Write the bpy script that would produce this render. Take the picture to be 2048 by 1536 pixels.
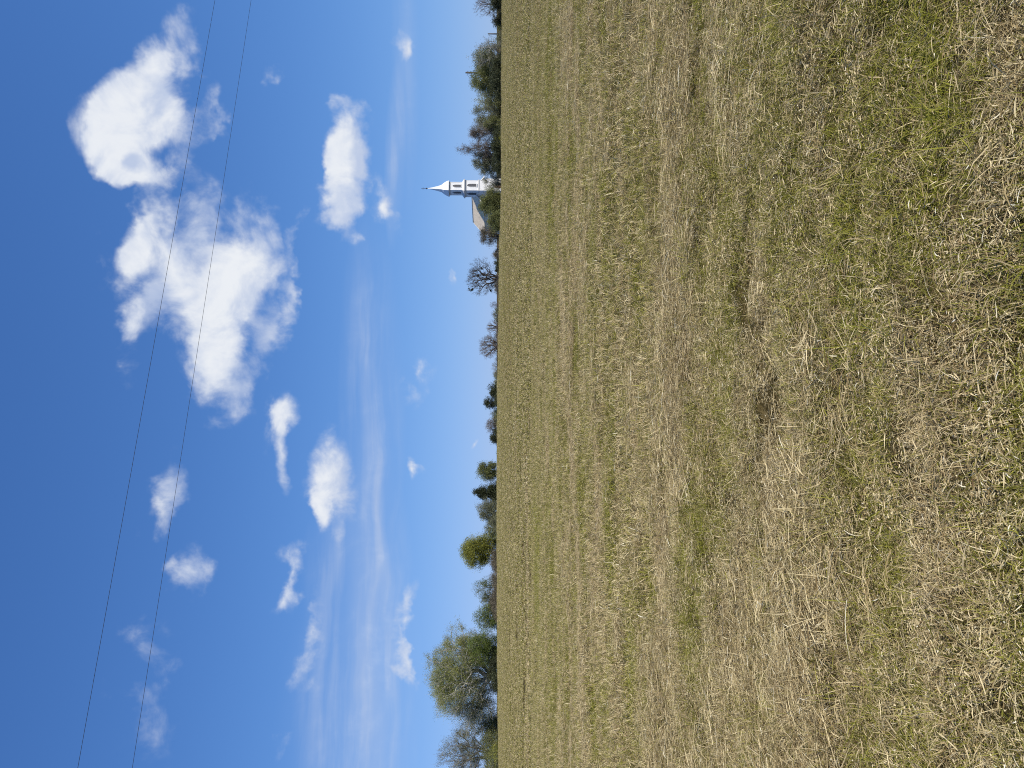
import bpy, math, random
import numpy as np
from mathutils import Matrix, Vector

for o in list(bpy.data.objects):
    bpy.data.objects.remove(o, do_unlink=True)
scene = bpy.context.scene
COL = scene.collection
R = math.radians

# ---------------------------------------------------------------- camera
# the phone was held upright but the picture is stored on its side: the camera is rolled 90 degrees
EYE = 1.6
F = 1479.0                      # focal length in pixels of the 2048 x 1536 photograph
HORIZON = 990.0                 # image column of the true horizon
PITCH = math.atan((1024 - HORIZON) / F)
cam_d = bpy.data.cameras.new('camera')
cam_d.sensor_fit = 'HORIZONTAL'
cam_d.sensor_width = 36.0
cam_d.lens = 36.0 * F / 2048.0
cam_d.clip_start = 0.05
cam_d.clip_end = 12000
cam = bpy.data.objects.new('camera', cam_d)
COL.objects.link(cam)
fwd = Vector((0, math.cos(PITCH), -math.sin(PITCH)))
down = Vector((0, -math.sin(PITCH), -math.cos(PITCH)))
right = Vector((1, 0, 0))
m = Matrix.Identity(4)
for i in range(3):
    m[i][0] = down[i]; m[i][1] = right[i]; m[i][2] = -fwd[i]
m[2][3] = EYE
cam.matrix_world = m
scene.camera = cam


def direction(px, py):
    """photo pixel -> unit direction in the place"""
    a = (768 - py) / F
    b = (px - 1024) / F
    d = fwd + right * a + down * b
    return d.normalized()


# ---------------------------------------------------------------- light
SUN_AZ = 50.0                   # degrees to the right of straight behind the camera
SUN_EL = 49.0
sv = Vector((math.sin(R(SUN_AZ)) * math.cos(R(SUN_EL)), -math.cos(R(SUN_AZ)) * math.cos(R(SUN_EL)), math.sin(R(SUN_EL))))
sun_d = bpy.data.lights.new('sun', 'SUN')
sun_d.energy = 5.0
sun_d.angle = R(0.53)
sun_d.color = (1.0, 0.945, 0.85)
sun = bpy.data.objects.new('sun', sun_d)
COL.objects.link(sun)
sun.rotation_euler = (-sv).to_track_quat('-Z', 'Y').to_euler()
sun.location = (0, 0, 60)

scene.view_settings.view_transform = 'Standard'
scene.view_settings.look = 'None'
scene.view_settings.exposure = 0.0
scene.view_settings.gamma = 1.0
scene.view_settings.use_curve_mapping = False
scene.cycles.use_denoising = False
scene.cycles.use_adaptive_sampling = True
scene.cycles.adaptive_threshold = 0.012
scene.cycles.adaptive_min_samples = 12
scene.cycles.max_bounces = 6
scene.cycles.diffuse_bounces = 2
scene.cycles.transmission_bounces = 3
scene.cycles.filter_width = 1.05


# ---------------------------------------------------------------- node helpers
class NT:
    def __init__(self, tree):
        self.t = tree
        self.n = tree.nodes
        self.l = tree.links

    def node(self, kind, **kw):
        n = self.n.new(kind)
        for k, v in kw.items():
            setattr(n, k, v)
        return n

    def put(self, sock, v):
        if v is None:
            return
        if isinstance(v, bpy.types.NodeSocket):
            self.l.new(v, sock)
        else:
            sock.default_value = v

    def math(self, op, a, b=None, c=None, clamp=False):
        n = self.node('ShaderNodeMath', operation=op, use_clamp=clamp)
        for i, v in enumerate((a, b, c)):
            self.put(n.inputs[i], v)
        return n.outputs[0]

    def vmath(self, op, a, b=None, out=0):
        n = self.node('ShaderNodeVectorMath', operation=op)
        self.put(n.inputs[0], a)
        if op == 'SCALE':
            self.put(n.inputs['Scale'], b)
        else:
            self.put(n.inputs[1], b)
        return n.outputs[out]

    def noise(self, vec, scale, detail=4, rough=0.55, lac=2.0, dist=0.0, color=False):
        n = self.node('ShaderNodeTexNoise')
        self.put(n.inputs['Vector'], vec)
        n.inputs['Scale'].default_value = scale
        n.inputs['Detail'].default_value = detail
        n.inputs['Roughness'].default_value = rough
        n.inputs['Lacunarity'].default_value = lac
        n.inputs['Distortion'].default_value = dist
        return n.outputs['Color'] if color else n.outputs['Fac']

    def mapping(self, vec, loc=(0, 0, 0), rot=(0, 0, 0), scale=(1, 1, 1), kind='POINT'):
        n = self.node('ShaderNodeMapping', vector_type=kind)
        self.put(n.inputs['Vector'], vec)
        n.inputs['Location'].default_value = loc
        n.inputs['Rotation'].default_value = rot
        n.inputs['Scale'].default_value = scale
        return n.outputs[0]

    def mrange(self, v, a, b, c=0.0, d=1.0, smooth=True):
        n = self.node('ShaderNodeMapRange')
        n.interpolation_type = 'SMOOTHSTEP' if smooth else 'LINEAR'
        n.clamp = True
        self.put(n.inputs[0], v)
        for i, x in enumerate((a, b, c, d)):
            self.put(n.inputs[i + 1], x)
        return n.outputs[0]

    def mix(self, f, a, b, blend='MIX'):
        n = self.node('ShaderNodeMix', data_type='RGBA', blend_type=blend)
        n.clamp_factor = True
        self.put(n.inputs[0], f)
        for s, v in ((n.inputs[6], a), (n.inputs[7], b)):
            if isinstance(v, tuple) and len(v) == 3:
                v = (*v, 1.0)
            self.put(s, v)
        return n.outputs[2]


# ---------------------------------------------------------------- sky and clouds
world = bpy.data.worlds.new('World')
scene.world = world
world.use_nodes = True
wt = NT(world.node_tree)
wt.n.clear()
sky = wt.node('ShaderNodeTexSky', sky_type='NISHITA')
sky.sun_disc = False
sky.sun_elevation = R(SUN_EL)
sky.sun_rotation = math.atan2(sv.x, sv.y)
sky.altitude = 100
sky.air_density = 0.7
sky.dust_density = 0.0
sky.ozone_density = 8.0
# the phone's colour response to the clear sky, channel by channel
ssep = wt.node('ShaderNodeSeparateColor')
wt.put(ssep.inputs[0], sky.outputs[0])
scmb = wt.node('ShaderNodeCombineColor')
for ch, (ga, gb_) in enumerate(((1.60, 2.55), (2.0, 2.4), (3.7, 3.0))):
    v_ = wt.math('MULTIPLY', ssep.outputs[ch], 0.1)
    vp = wt.math('POWER', v_, (1.06, 1.0, 1.08)[ch])
    wt.put(scmb.inputs[ch], wt.math('DIVIDE', wt.math('MULTIPLY', vp, ga * 10.0), wt.math('MULTIPLY_ADD', v_, gb_, 1.0)))

geo = wt.node('ShaderNodeTexCoord')
D = wt.vmath('NORMALIZE', geo.outputs['Generated'])
sep = wt.node('ShaderNodeSeparateXYZ')
wt.put(sep.inputs[0], D)
az = wt.math('ARCTAN2', sep.outputs['X'], sep.outputs['Y'])
el = wt.math('ARCSINE', sep.outputs['Z'])
cmb = wt.node('ShaderNodeCombineXYZ')
wt.put(cmb.inputs[0], az)
wt.put(cmb.inputs[1], el)
AE = cmb.outputs[0]
# ragged edges: the cloud coordinates are pushed about by turbulence
w1 = wt.vmath('SUBTRACT', wt.noise(D, 9.0, 2, 0.55, color=True), (0.5, 0.5, 0.5))
w2 = wt.vmath('SUBTRACT', wt.noise(D, 36.0, 3, 0.62, color=True), (0.5, 0.5, 0.5))
AEs = wt.vmath('ADD', AE, wt.vmath('ADD', wt.vmath('SCALE', w1, 0.030), wt.vmath('SCALE', w2, 0.017)))
AEw = wt.vmath('ADD', AE, wt.vmath('ADD', wt.vmath('SCALE', w1, 0.085), wt.vmath('SCALE', w2, 0.045)))


def azel(px, py):
    d = direction(px, py)
    return np.array([math.atan2(d.x, d.y), math.asin(d.z)])


def puff(vec, px, py, rx, ry, rot=0.0):
    """one puff of cloud: centre, radii and turn as seen from the field"""
    c = azel(px, py)
    ca, sa = math.cos(R(rot)), math.sin(R(rot))
    a = azel(px + rx * ca, py + rx * sa) - c
    b = azel(px - ry * sa, py + ry * ca) - c
    U, S, V = np.linalg.svd(np.array([a, b]).T)
    ang = math.atan2(U[1, 0], U[0, 0])
    v = wt.mapping(vec, (c[0], c[1], 0), (0, 0, ang), (S[0], S[1], 1), 'TEXTURE')
    g = wt.node('ShaderNodeTexGradient', gradient_type='SPHERICAL')
    wt.put(g.inputs[0], v)
    return g.outputs['Fac']


def total(vec, items, grow=1.0):
    acc = None
    for (px, py, rx, ry, rot, amp) in items:
        f = puff(vec, px, py, rx * grow, ry * grow, rot)
        acc = wt.math('MULTIPLY', f, amp) if acc is None else wt.math('MULTIPLY_ADD', f, amp, acc)
    return acc


# firm bodies, coloured as sunlit (radii are those of the visible edge)
firm = [
    (245, 250, 74, 82, 0, 1.35), (285, 195, 82, 62, -38, 1.2), (228, 312, 38, 52, -25, 0.9), (290, 348, 62, 30, 12, 0.9), (335, 232, 55, 50, 0, 0.7),
    (340, 105, 26, 40, 20, 0.55), (255, 525, 38, 52, 15, 0.95), (275, 465, 30, 62, 28, 0.7),
    (450, 610, 58, 110, 8, 1.15), (500, 545, 62, 62, 0, 0.85), (370, 600, 52, 80, 0, 0.8), (430, 735, 44, 78, 10, 1.0), (262, 650, 26, 52, 12, 0.7), (330, 500, 48, 60, 0, 0.7),
    (690, 290, 40, 58, 0, 1.1), (668, 330, 24, 40, 0, 1.0), (712, 335, 30, 48, 0, 0.75), (656, 375, 16, 44, 14, 0.6),
    (768, 415, 16, 24, 0, 0.8), (818, 100, 10, 30, 6, 0.72),
    (300, 1015, 22, 50, 36, 0.42), (578, 825, 30, 38, 0, 0.9), (570, 905, 17, 85, -6, 0.85),
    (662, 950, 42, 72, 6, 1.1), (645, 1020, 17, 44, -10, 0.75), (838, 745, 14, 36, 0, 0.55), (824, 940, 9, 24, 0, 0.7),
    (911, 555, 5, 10, 0, 0.5), (945, 888, 5, 17, 22, 0.6), (818, 1235, 12, 40, 0, 0.5), (558, 1208, 15, 36, 34, 0.5), (578, 1150, 14, 44, 8, 0.5),
]
# torn, half-transparent cloud round and below them
torn = [
    (365, 130, 75, 105, 10, 0.85), (380, 230, 45, 95, 0, 0.36), (345, 330, 45, 60, 0, 0.35), (395, 400, 45, 60, 0, 0.25),
    (295, 440, 55, 90, 25, 0.9), (290, 560, 110, 130, 0, 0.55), (270, 655, 60, 110, 10, 0.6), (360, 545, 120, 150, 0, 0.85), (420, 480, 60, 110, 15, 0.6),
    (515, 490, 80, 122, 0, 1.0), (460, 650, 105, 190, 8, 0.6), (450, 780, 75, 110, 8, 0.5), (555, 560, 45, 100, 0, 0.32), (530, 650, 42, 70, 0, 0.55),
    (575, 610, 26, 75, 12, 0.62), (592, 465, 20, 65, 10, 0.5),
    (700, 245, 60, 70, 0, 0.8), (695, 350, 75, 100, 0, 0.45), (692, 420, 48, 80, 0, 1.05), (658, 385, 42, 85, 15, 0.5),
    (765, 415, 38, 55, 0, 0.4), (818, 105, 20, 70, 6, 0.45),
    (325, 990, 60, 110, 30, 0.62), (382, 1145, 55, 95, 28, 0.55), (575, 860, 45, 120, 0, 0.45), (575, 1165, 34, 110, 12, 0.5),
    (675, 970, 65, 130, 6, 0.5), (695, 1085, 26, 55, 0, 0.5), (840, 760, 30, 85, 0, 0.42), (822, 1260, 26, 120, 0, 0.6), (832, 1345, 20, 95, 0, 0.4),
    (632, 1270, 30, 120, 0, 0.45), (548, 165, 20, 38, 0, 0.42), (425, 230, 24, 80, 20, 0.34), (265, 1310, 85, 130, 15, 0.40), (300, 1420, 85, 160, 0, 0.3),
    (185, 530, 45, 120, -20, 0.28), (578, 1480, 24, 70, 25, 0.42), (910, 555, 14, 24, 0, 0.3), (610, 1330, 30, 90, 10, 0.28), (828, 940, 16, 40, 0, 0.3),
]
body = total(AEs, firm, 1.45)
veil = total(AEw, torn)
# the same scattered fair-weather clouds go on all round, outside the part of the sky in view
c0 = azel(480, 768)
inview = wt.node('ShaderNodeTexGradient', gradient_type='SPHERICAL')
wt.put(inview.inputs[0], wt.mapping(AE, (c0[0], c0[1], 0), (0, 0, 0), (0.95, 0.85, 1), 'TEXTURE'))
around = wt.math('MULTIPLY', wt.mrange(wt.noise(D, 4.2, 2, 0.55), 0.55, 0.72), wt.mrange(inview.outputs['Fac'], 0.25, 0.02))
around = wt.math('MULTIPLY', around, wt.mrange(sep.outputs['Z'], 0.02, 0.15))
body = wt.math('ADD', body, around)
fb = wt.noise(D, 16.0, 6, 0.56, dist=0.3)
fb2 = wt.noise(wt.vmath('ADD', D, tuple(Vector((sv.x * .010, sv.y * .010, sv.z * .010)))), 16.0, 4, 0.58, dist=0.3)
fc0 = wt.math('SUBTRACT', fb, 0.5)
d1 = wt.math('MULTIPLY_ADD', fc0, 1.0, body)
a1 = wt.mrange(d1, 0.18, 0.78)
a1 = wt.math('MULTIPLY', a1, wt.mrange(body, 0.03, 0.2))
d2 = wt.math('MULTIPLY_ADD', fc0, 1.9, veil)
a2 = wt.math('MULTIPLY', wt.mrange(d2, 0.10, 0.95), wt.mrange(veil, 0.0, 0.22))
a2 = wt.math('MULTIPLY', a2, 0.86)
# high streaks of ice cloud low in the sky
AEb = wt.vmath('ADD', AE, wt.vmath('SCALE', w1, 0.022))
st = wt.mapping(AEb, (0, 0, 0), (0, 0, R(-4)), (1.0, 11.0, 1.0))
streak = wt.mrange(wt.noise(st, 2.8, 5, 0.55), 0.40, 0.72)
streakz = total(AE, [(735, 1330, 110, 640, 2, 1.5), (745, 820, 70, 420, 1, 1.0), (790, 320, 22, 190, 2, 1.3), (812, 150, 30, 300, 0, 0.5), (660, 1480, 110, 340, 0, 0.7), (650, 1150, 50, 150, 0, 0.5)])
bandz = total(AEb, [(745, 1360, 52, 700, 1, 1.0), (766, 1060, 15, 260, -3, 0.8), (735, 840, 16, 330, 0, 0.7), (688, 1100, 24, 120, 8, 0.4), (788, 320, 9, 95, 2, 0.5)])
soft = wt.math('MULTIPLY', streak, wt.math('MINIMUM', wt.math('ADD', streakz, bandz), 1.0))
soft = wt.math('MULTIPLY_ADD', wt.math('MINIMUM', streakz, 1.0), 0.10, wt.math('MULTIPLY_ADD', bandz, 0.24, wt.math('MULTIPLY', soft, 0.38)))
a1 = wt.math('MINIMUM', a1, 0.97)
inv = wt.math('MULTIPLY', wt.math('SUBTRACT', 1.0, a1), wt.math('SUBTRACT', 1.0, a2))
inv = wt.math('MULTIPLY', inv, wt.math('SUBTRACT', 1.0, soft, clamp=True))
cover_all = wt.math('SUBTRACT', 1.0, inv, clamp=True)
# sunlight painted into the cloud colour: thicker parts and sunward bulges made brighter
bulge = wt.math('SUBTRACT', fb, fb2)
thick = wt.math('MULTIPLY_ADD', veil, 0.25, body)
lit = wt.math('MULTIPLY_ADD', bulge, 1.5, wt.math('MULTIPLY_ADD', wt.math('MINIMUM', thick, 1.3), 0.42, wt.math('MULTIPLY', fb, 0.55)))
base_shade = total(AEs, [(322, 225, 60, 70, 0, 0.5), (265, 325, 24, 24, 0, 1.0), (320, 610, 45, 90, 0, 0.5), (510, 640, 55, 110, 0, 0.55), (350, 470, 50, 60, 0, 0.4),
                         (725, 330, 34, 95, 0, 0.7), (700, 960, 40, 110, 0, 0.8), (470, 760, 30, 70, 0, 0.5), (780, 415, 16, 40, 0, 0.5), (560, 520, 40, 80, 0, 0.4)])
lit = wt.math('SUBTRACT', lit, wt.math('MULTIPLY', base_shade, 0.85))  # shade painted into cloud bases and interiors by hand-placed darker puffs
lit = wt.mrange(lit, 0.15, 0.92)
ccol = wt.mix(lit, (0.52, 0.605, 0.79), (0.84, 0.87, 0.915))
bsky = wt.node('ShaderNodeBackground')
wt.put(bsky.inputs['Color'], scmb.outputs[0])
bsky.inputs['Strength'].default_value = 0.1
bcl = wt.node('ShaderNodeBackground')
wt.put(bcl.inputs['Color'], ccol)
bcl.inputs['Strength'].default_value = 1.0
mixw = wt.node('ShaderNodeMixShader')
wt.put(mixw.inputs[0], cover_all)
wt.l.new(bsky.outputs[0], mixw.inputs[1])
wt.l.new(bcl.outputs[0], mixw.inputs[2])
wo = wt.node('ShaderNodeOutputWorld')
wt.l.new(mixw.outputs[0], wo.inputs[0])
world.cycles.sampling_method = 'MANUAL'
world.cycles.sample_map_resolution = 512


# ---------------------------------------------------------------- object helpers
def link(o, parent=None):
    COL.objects.link(o)
    if parent is not None:
        o.parent = parent
    return o


def mesh_obj(name, verts, faces, mats, parent=None, smooth=False, mat_idx=None):
    me = bpy.data.meshes.new(name)
    me.from_pydata([tuple(v) for v in verts], [], [tuple(f) for f in faces])
    for mt in (mats if isinstance(mats, (list, tuple)) else [mats]):
        me.materials.append(mt)
    if mat_idx is not None:
        me.polygons.foreach_set('material_index', mat_idx)
    if smooth:
        me.polygons.foreach_set('use_smooth', [True] * len(me.polygons))
    me.update()
    return link(bpy.data.objects.new(name, me), parent)


def np_mesh(name, V, Fc, mat, smooth=False):
    """V (n,3), Fc (m,k) with the same k for every face"""
    me = bpy.data.meshes.new(name)
    n, k = Fc.shape
    me.vertices.add(len(V))
    me.vertices.foreach_set('co', np.ascontiguousarray(V, dtype=np.float32).ravel())
    me.loops.add(n * k)
    me.loops.foreach_set('vertex_index', np.ascontiguousarray(Fc, dtype=np.int32).ravel())
    me.polygons.add(n)
    me.polygons.foreach_set('loop_start', np.arange(0, n * k, k, dtype=np.int32))
    me.polygons.foreach_set('loop_total', np.full(n, k, dtype=np.int32))
    if smooth:
        me.polygons.foreach_set('use_smooth', np.ones(n, dtype=bool))
    me.materials.append(mat)
    me.update(calc_edges=True)
    return me


def empty(name, loc, rz=0.0):
    o = bpy.data.objects.new(name, None)
    o.empty_display_size = 0.5
    o.location = loc
    o.rotation_euler = (0, 0, rz)
    return link(o)


def tag(o, label=None, cat=None, group=None, kind=None):
    if label: o['label'] = label
    if cat: o['category'] = cat
    if group: o['group'] = group
    if kind: o['kind'] = kind
    return o


class MB:
    """collects boxes and prisms into one mesh"""
    def __init__(self):
        self.v = []; self.f = []

    def add(self, verts, faces):
        b = len(self.v)
        self.v += [tuple(v) for v in verts]
        self.f += [tuple(i + b for i in f) for f in faces]
        return self

    def box(self, c, s, rz=0.0):
        x, y, z = s[0] / 2, s[1] / 2, s[2] / 2
        ca, sa = math.cos(rz), math.sin(rz)
        vs = []
        for dx, dy, dz in ((-x, -y, -z), (x, -y, -z), (x, y, -z), (-x, y, -z), (-x, -y, z), (x, -y, z), (x, y, z), (-x, y, z)):
            vs.append((c[0] + dx * ca - dy * sa, c[1] + dx * sa + dy * ca, c[2] + dz))
        return self.add(vs, [(3, 2, 1, 0), (4, 5, 6, 7), (0, 1, 5, 4), (1, 2, 6, 5), (2, 3, 7, 6), (3, 0, 4, 7)])

    def rings(self, rings, cap=True):
        """rings of equal length joined by quads"""
        n = len(rings[0])
        vs = [p for r in rings for p in r]
        fs = []
        for k in range(len(rings) - 1):
            for i in range(n):
                j = (i + 1) % n
                fs.append((k * n + i, k * n + j, (k + 1) * n + j, (k + 1) * n + i))
        if cap:
            fs.append(tuple(range(n - 1, -1, -1)))
            fs.append(tuple((len(rings) - 1) * n + i for i in range(n)))
        return self.add(vs, fs)

    def build(self, name, mat, parent=None, smooth=False):
        return mesh_obj(name, self.v, self.f, mat, parent, smooth)


def square(w, z, cx=0, cy=0):
    h = w / 2
    return [(cx - h, cy - h, z), (cx + h, cy - h, z), (cx + h, cy + h, z), (cx - h, cy + h, z)]


def circle(r, z, n, cx=0, cy=0):
    return [(cx + r * math.cos(2 * math.pi * i / n), cy + r * math.sin(2 * math.pi * i / n), z) for i in range(n)]


# ---------------------------------------------------------------- terrain
def smooth01(t):
    t = np.clip(t, 0, 1)
    return t * t * (3 - 2 * t)


def vnoise(x, y, seed=0):
    xi = np.floor(x).astype(np.int64); yi = np.floor(y).astype(np.int64)
    fx = x - xi; fy = y - yi
    fx = fx * fx * (3 - 2 * fx); fy = fy * fy * (3 - 2 * fy)

    def h(a, b):
        n = (a * 374761393 + b * 668265263 + seed * 1442695041) & 0xffffffff
        n = ((n ^ (n >> 13)) * 1274126177) & 0xffffffff
        n = n ^ (n >> 16)
        return (n & 0xffff) / 65535.0
    return ((h(xi, yi) * (1 - fx) + h(xi + 1, yi) * fx) * (1 - fy) + (h(xi, yi + 1) * (1 - fx) + h(xi + 1, yi + 1) * fx) * fy)


CREST_Y = 105.0
_cu = np.array([-400, 0, 256, 536, 776, 1036, 1158, 1536, 1900.])
_cv = np.array([998, 997, 994.5, 993.5, 995, 998.5, 1002, 1003.5, 1004.])
_ct = (_cu - 768) / F
_ch = EYE - (_cv - HORIZON) * CREST_Y / F - 0.13      # the grass stands this much above the soil


def ground_z(x, y):
    x = np.asarray(x, dtype=float); y = np.asarray(y, dtype=float)
    yy = np.maximum(y, 4.0)
    hc = np.interp(x / yy, _ct, _ch)
    z = hc * smooth01((y - 9) / (CREST_Y - 9)) ** 1.15
    d = np.maximum(y - CREST_Y, 0)
    z = z - hc * 0 - 1.35 * smooth01(d / 32.0) - 9.0 * smooth01(np.maximum(y - 260, 0) / 900)
    near = np.exp(-np.maximum(np.hypot(x, y) - 2, 0) / 26.0)
    far = np.exp(-np.maximum(np.hypot(x, y) - 6, 0) / 45.0)
    xr = x * 0.96 + y * 0.28; yr = y * 0.96 - x * 0.28
    z = z + near * 0.12 * (vnoise(xr * 1.0, yr * 1.9, 3) - 0.5) + near * 0.075 * (vnoise(x * 3.6, y * 4.4, 4) - 0.5)
    z = z + far * 0.12 * (vnoise(x * 0.22 + 3, y * 0.55, 5) - 0.5)
    return z


def gz(x, y):
    return float(ground_z(np.array([x]), np.array([y]))[0])


# ---------------------------------------------------------------- field colour (shared by soil and blades)
fg = bpy.data.node_groups.new('field_tone', 'ShaderNodeTree')
for nm in ('Green', 'Straw', 'Red'):
    fg.interface.new_socket(nm, in_out='OUTPUT', socket_type='NodeSocketFloat')
ft = NT(fg)
gp = ft.node('ShaderNodeNewGeometry').outputs['Position']
gs = ft.node('ShaderNodeSeparateXYZ'); ft.put(gs.inputs[0], gp)
flat = ft.node('ShaderNodeCombineXYZ'); ft.put(flat.inputs[0], gs.outputs['X']); ft.put(flat.inputs[1], gs.outputs['Y'])
P = flat.outputs[0]
wob = ft.math('SUBTRACT', ft.noise(P, 0.5, 3, 0.6), 0.5)


brk = ft.mrange(ft.noise(ft.mapping(P, (4, 4, 0), (0, 0, 0), (0.8, 1.6, 1)), 1.0, 4, 0.65), 0.34, 0.62, 0.15, 1.0)


def band(a, b, w, x0=None, x1=None, wobble=1.0):
    """a strip along y = a + b x, w wide, between x0 and x1"""
    y = ft.math('SUBTRACT', gs.outputs['Y'], ft.math('MULTIPLY_ADD', gs.outputs['X'], b, a))
    y = ft.math('MULTIPLY_ADD', wob, wobble, y)
    v = ft.math('MULTIPLY', ft.mrange(ft.math('ABSOLUTE', y), w, 0.0), brk)
    if x0 is not None:
        v = ft.math('MULTIPLY', v, ft.mrange(gs.outputs['X'], x0, x0 + 0.12 * abs(x1 - x0)))
        v = ft.math('MULTIPLY', v, ft.mrange(gs.outputs['X'], x1, x1 - 0.12 * abs(x1 - x0)))
    return v


big = ft.noise(ft.mapping(P, (3, 7, 0), (0, 0, R(6)), (0.05, 0.16, 1)), 1.0, 4, 0.6)
mid = ft.noise(ft.mapping(P, (1, 2, 0), (0, 0, R(-16)), (0.45, 1.1, 1)), 1.0, 4, 0.65)
sml = ft.noise(ft.mapping(P, (5, 2, 0), (0, 0, 0), (2.2, 3.0, 1)), 1.0, 3, 0.6)
green = ft.math('ADD', ft.math('MULTIPLY', big, 0.55), ft.math('MULTIPLY_ADD', mid, 0.9, ft.math('MULTIPLY', sml, 0.55)))
fadey = ft.mrange(gs.outputs['Y'], 10.0, 34.0, 1.0, 0.30)
green = ft.math('MULTIPLY_ADD', ft.math('SUBTRACT', green, 0.99), fadey, 0.99)
green = ft.mrange(green, 0.78, 1.20)
gb = ft.math('ADD', ft.math('MULTIPLY', band(4.75, 0.07, 0.36, 0.5, 3.2, 0.7), 0.75), ft.math('MULTIPLY', band(26.0, 0.03, 2.6, -9.0, -4.0, 1.5), 0.8))
gb = ft.math('ADD', gb, ft.math('MULTIPLY', band(19.5, 0.1, 1.6, 4.0, 11.0, 1.6), 0.6))
gb = ft.math('ADD', gb, ft.math('MULTIPLY', band(5.9, -0.05, 0.5, -2.3, -0.3, 1.2), 0.4))
gb = ft.math('ADD', gb, ft.math('MULTIPLY', band(2.75, 0.0, 0.22, 1.0, 2.2, 0.3), 0.7))
st_ = ft.noise(ft.mapping(P, (9, 1, 0), (0, 0, R(-16)), (0.30, 1.15, 1)), 1.0, 5, 0.65)
straw = ft.mrange(ft.math('MULTIPLY_ADD', ft.math('SUBTRACT', st_, 0.5), fadey, 0.5), 0.45, 0.64)
sb = ft.math('ADD', band(15.7, 0.55, 0.9, -9.0, 4.0, 1.4), band(33.0, 0.02, 1.3, -19.0, -2.0, 1.0))
sb = ft.math('ADD', sb, ft.math('MULTIPLY', band(4.45, 0.24, 0.22, -2.2, 1.6, 0.5), 1.0))
sb = ft.math('ADD', sb, ft.math('MULTIPLY', band(45.0, 0.05, 2.2, -8.0, 14.0, 2.0), 0.5))
straw = ft.math('ADD', straw, sb, clamp=True)
green = ft.math('SUBTRACT', ft.math('ADD', green, gb), ft.math('MULTIPLY', sb, 0.5), clamp=True)
red = ft.mrange(ft.noise(ft.mapping(P, (2, 20, 0), (0, 0, R(4)), (0.06, 0.25, 1)), 1.0, 5, 0.62), 0.50, 0.70)
red = ft.math('MAXIMUM', red, ft.mrange(ft.noise(ft.mapping(P, (8, 3, 0), (0, 0, R(-10)), (0.7, 1.5, 1)), 1.0, 4, 0.65), 0.54, 0.66))
red = ft.math('ADD', ft.math('MULTIPLY', red, 0.7), ft.math('MULTIPLY', band(62.0, -0.1, 22.0, -2.0, 16.0, 6.0), 0.8), clamp=True)
fo = ft.node('NodeGroupOutput')
ft.put(fo.inputs['Green'], green); ft.put(fo.inputs['Straw'], straw); ft.put(fo.inputs['Red'], red)


def material(name):
    mt = bpy.data.materials.new(name)
    mt.use_nodes = True
    t = NT(mt.node_tree)
    t.n.clear()
    return mt, t


def principled(t, color, rough=0.8, spec=0.3, normal=None, extra=None):
    b = t.node('ShaderNodeBsdfPrincipled')
    if isinstance(color, tuple) and len(color) == 3:
        color = (*color, 1)
    t.put(b.inputs['Base Color'], color)
    t.put(b.inputs['Roughness'], rough)
    b.inputs['Specular IOR Level'].default_value = spec
    if normal is not None:
        t.l.new(normal, b.inputs['Normal'])
    o = t.node('ShaderNodeOutputMaterial')
    t.l.new(b.outputs[0], o.inputs[0])
    return b, o


def bump(t, h, strength, dist):
    b = t.node('ShaderNodeBump')
    b.inputs['Strength'].default_value = strength
    b.inputs['Distance'].default_value = dist
    t.put(b.inputs['Height'], h)
    return b.outputs[0]


# ground under the grass: thatch and soil
M_ground, t = material('field_thatch')
g = t.node('ShaderNodeGroup'); g.node_tree = fg
pos = t.node('ShaderNodeNewGeometry').outputs['Position']
n1 = t.noise(t.mapping(pos, scale=(1, 0.55, 1)), 38.0, 5, 0.7)
n2 = t.noise(t.mapping(pos, scale=(0.8, 1.5, 1)), 5.0, 5, 0.65)
n3 = t.noise(t.mapping(pos, scale=(0.25, 1.2, 1)), 1.6, 5, 0.65)
c = t.mix(t.mrange(n1, 0.35, 0.68), (0.024, 0.016, 0.006), (0.13, 0.095, 0.038))
c = t.mix(t.math('MULTIPLY', g.outputs['Green'], 0.55), c, (0.060, 0.060, 0.014))
c = t.mix(t.math('MULTIPLY', g.outputs['Straw'], t.mrange(n1, 0.4, 0.7, 0.0, 0.6)), c, (0.24, 0.18, 0.085))
c = t.mix(t.math('MULTIPLY', g.outputs['Red'], 0.28), c, (0.22, 0.13, 0.075))
c = t.mix(t.mrange(n2, 0.30, 0.62), t.mix(0.6, c, (0.025, 0.017, 0.006)), c)
c = t.mix(t.math('MULTIPLY', t.mrange(n3, 0.42, 0.62), 0.4), c, (0.075, 0.055, 0.020))
hh = t.math('ADD', t.math('MULTIPLY', n1, 0.5), n2)
principled(t, c, 0.95, 0.05, bump(t, hh, 0.9, 0.05))

rows = np.concatenate([np.linspace(-40, -2, 20), np.linspace(-1.6, 1.6, 17), 1.7 + np.cumsum(np.full(140, 0.045))])
y = rows[-1]; stp = 0.045; rr = []
while y < 140:
    stp *= 1.014; y += stp; rr.append(y)
while y < 4200:
    stp *= 1.12; y += stp; rr.append(y)
rows = np.concatenate([rows, rr])
ts = np.linspace(-1.15, 1.15, 231)
YY = np.repeat(rows[:, None], len(ts), 1)
XX = ts[None, :] * (np.maximum(YY, 0) + 4.5)
XX = np.where(YY < 0, ts[None, :] * (4.5 + np.abs(YY) * 0.8), XX)
ZZ = ground_z(XX, YY)
V = np.stack([XX, YY, ZZ], -1).reshape(-1, 3)
nr, nc = YY.shape
ii = np.arange(nr * nc).reshape(nr, nc)
Fc = np.stack([ii[:-1, :-1], ii[:-1, 1:], ii[1:, 1:], ii[1:, :-1]], -1).reshape(-1, 4)
ground = link(bpy.data.objects.new('field', np_mesh('field', V, Fc, M_ground, True)))
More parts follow.
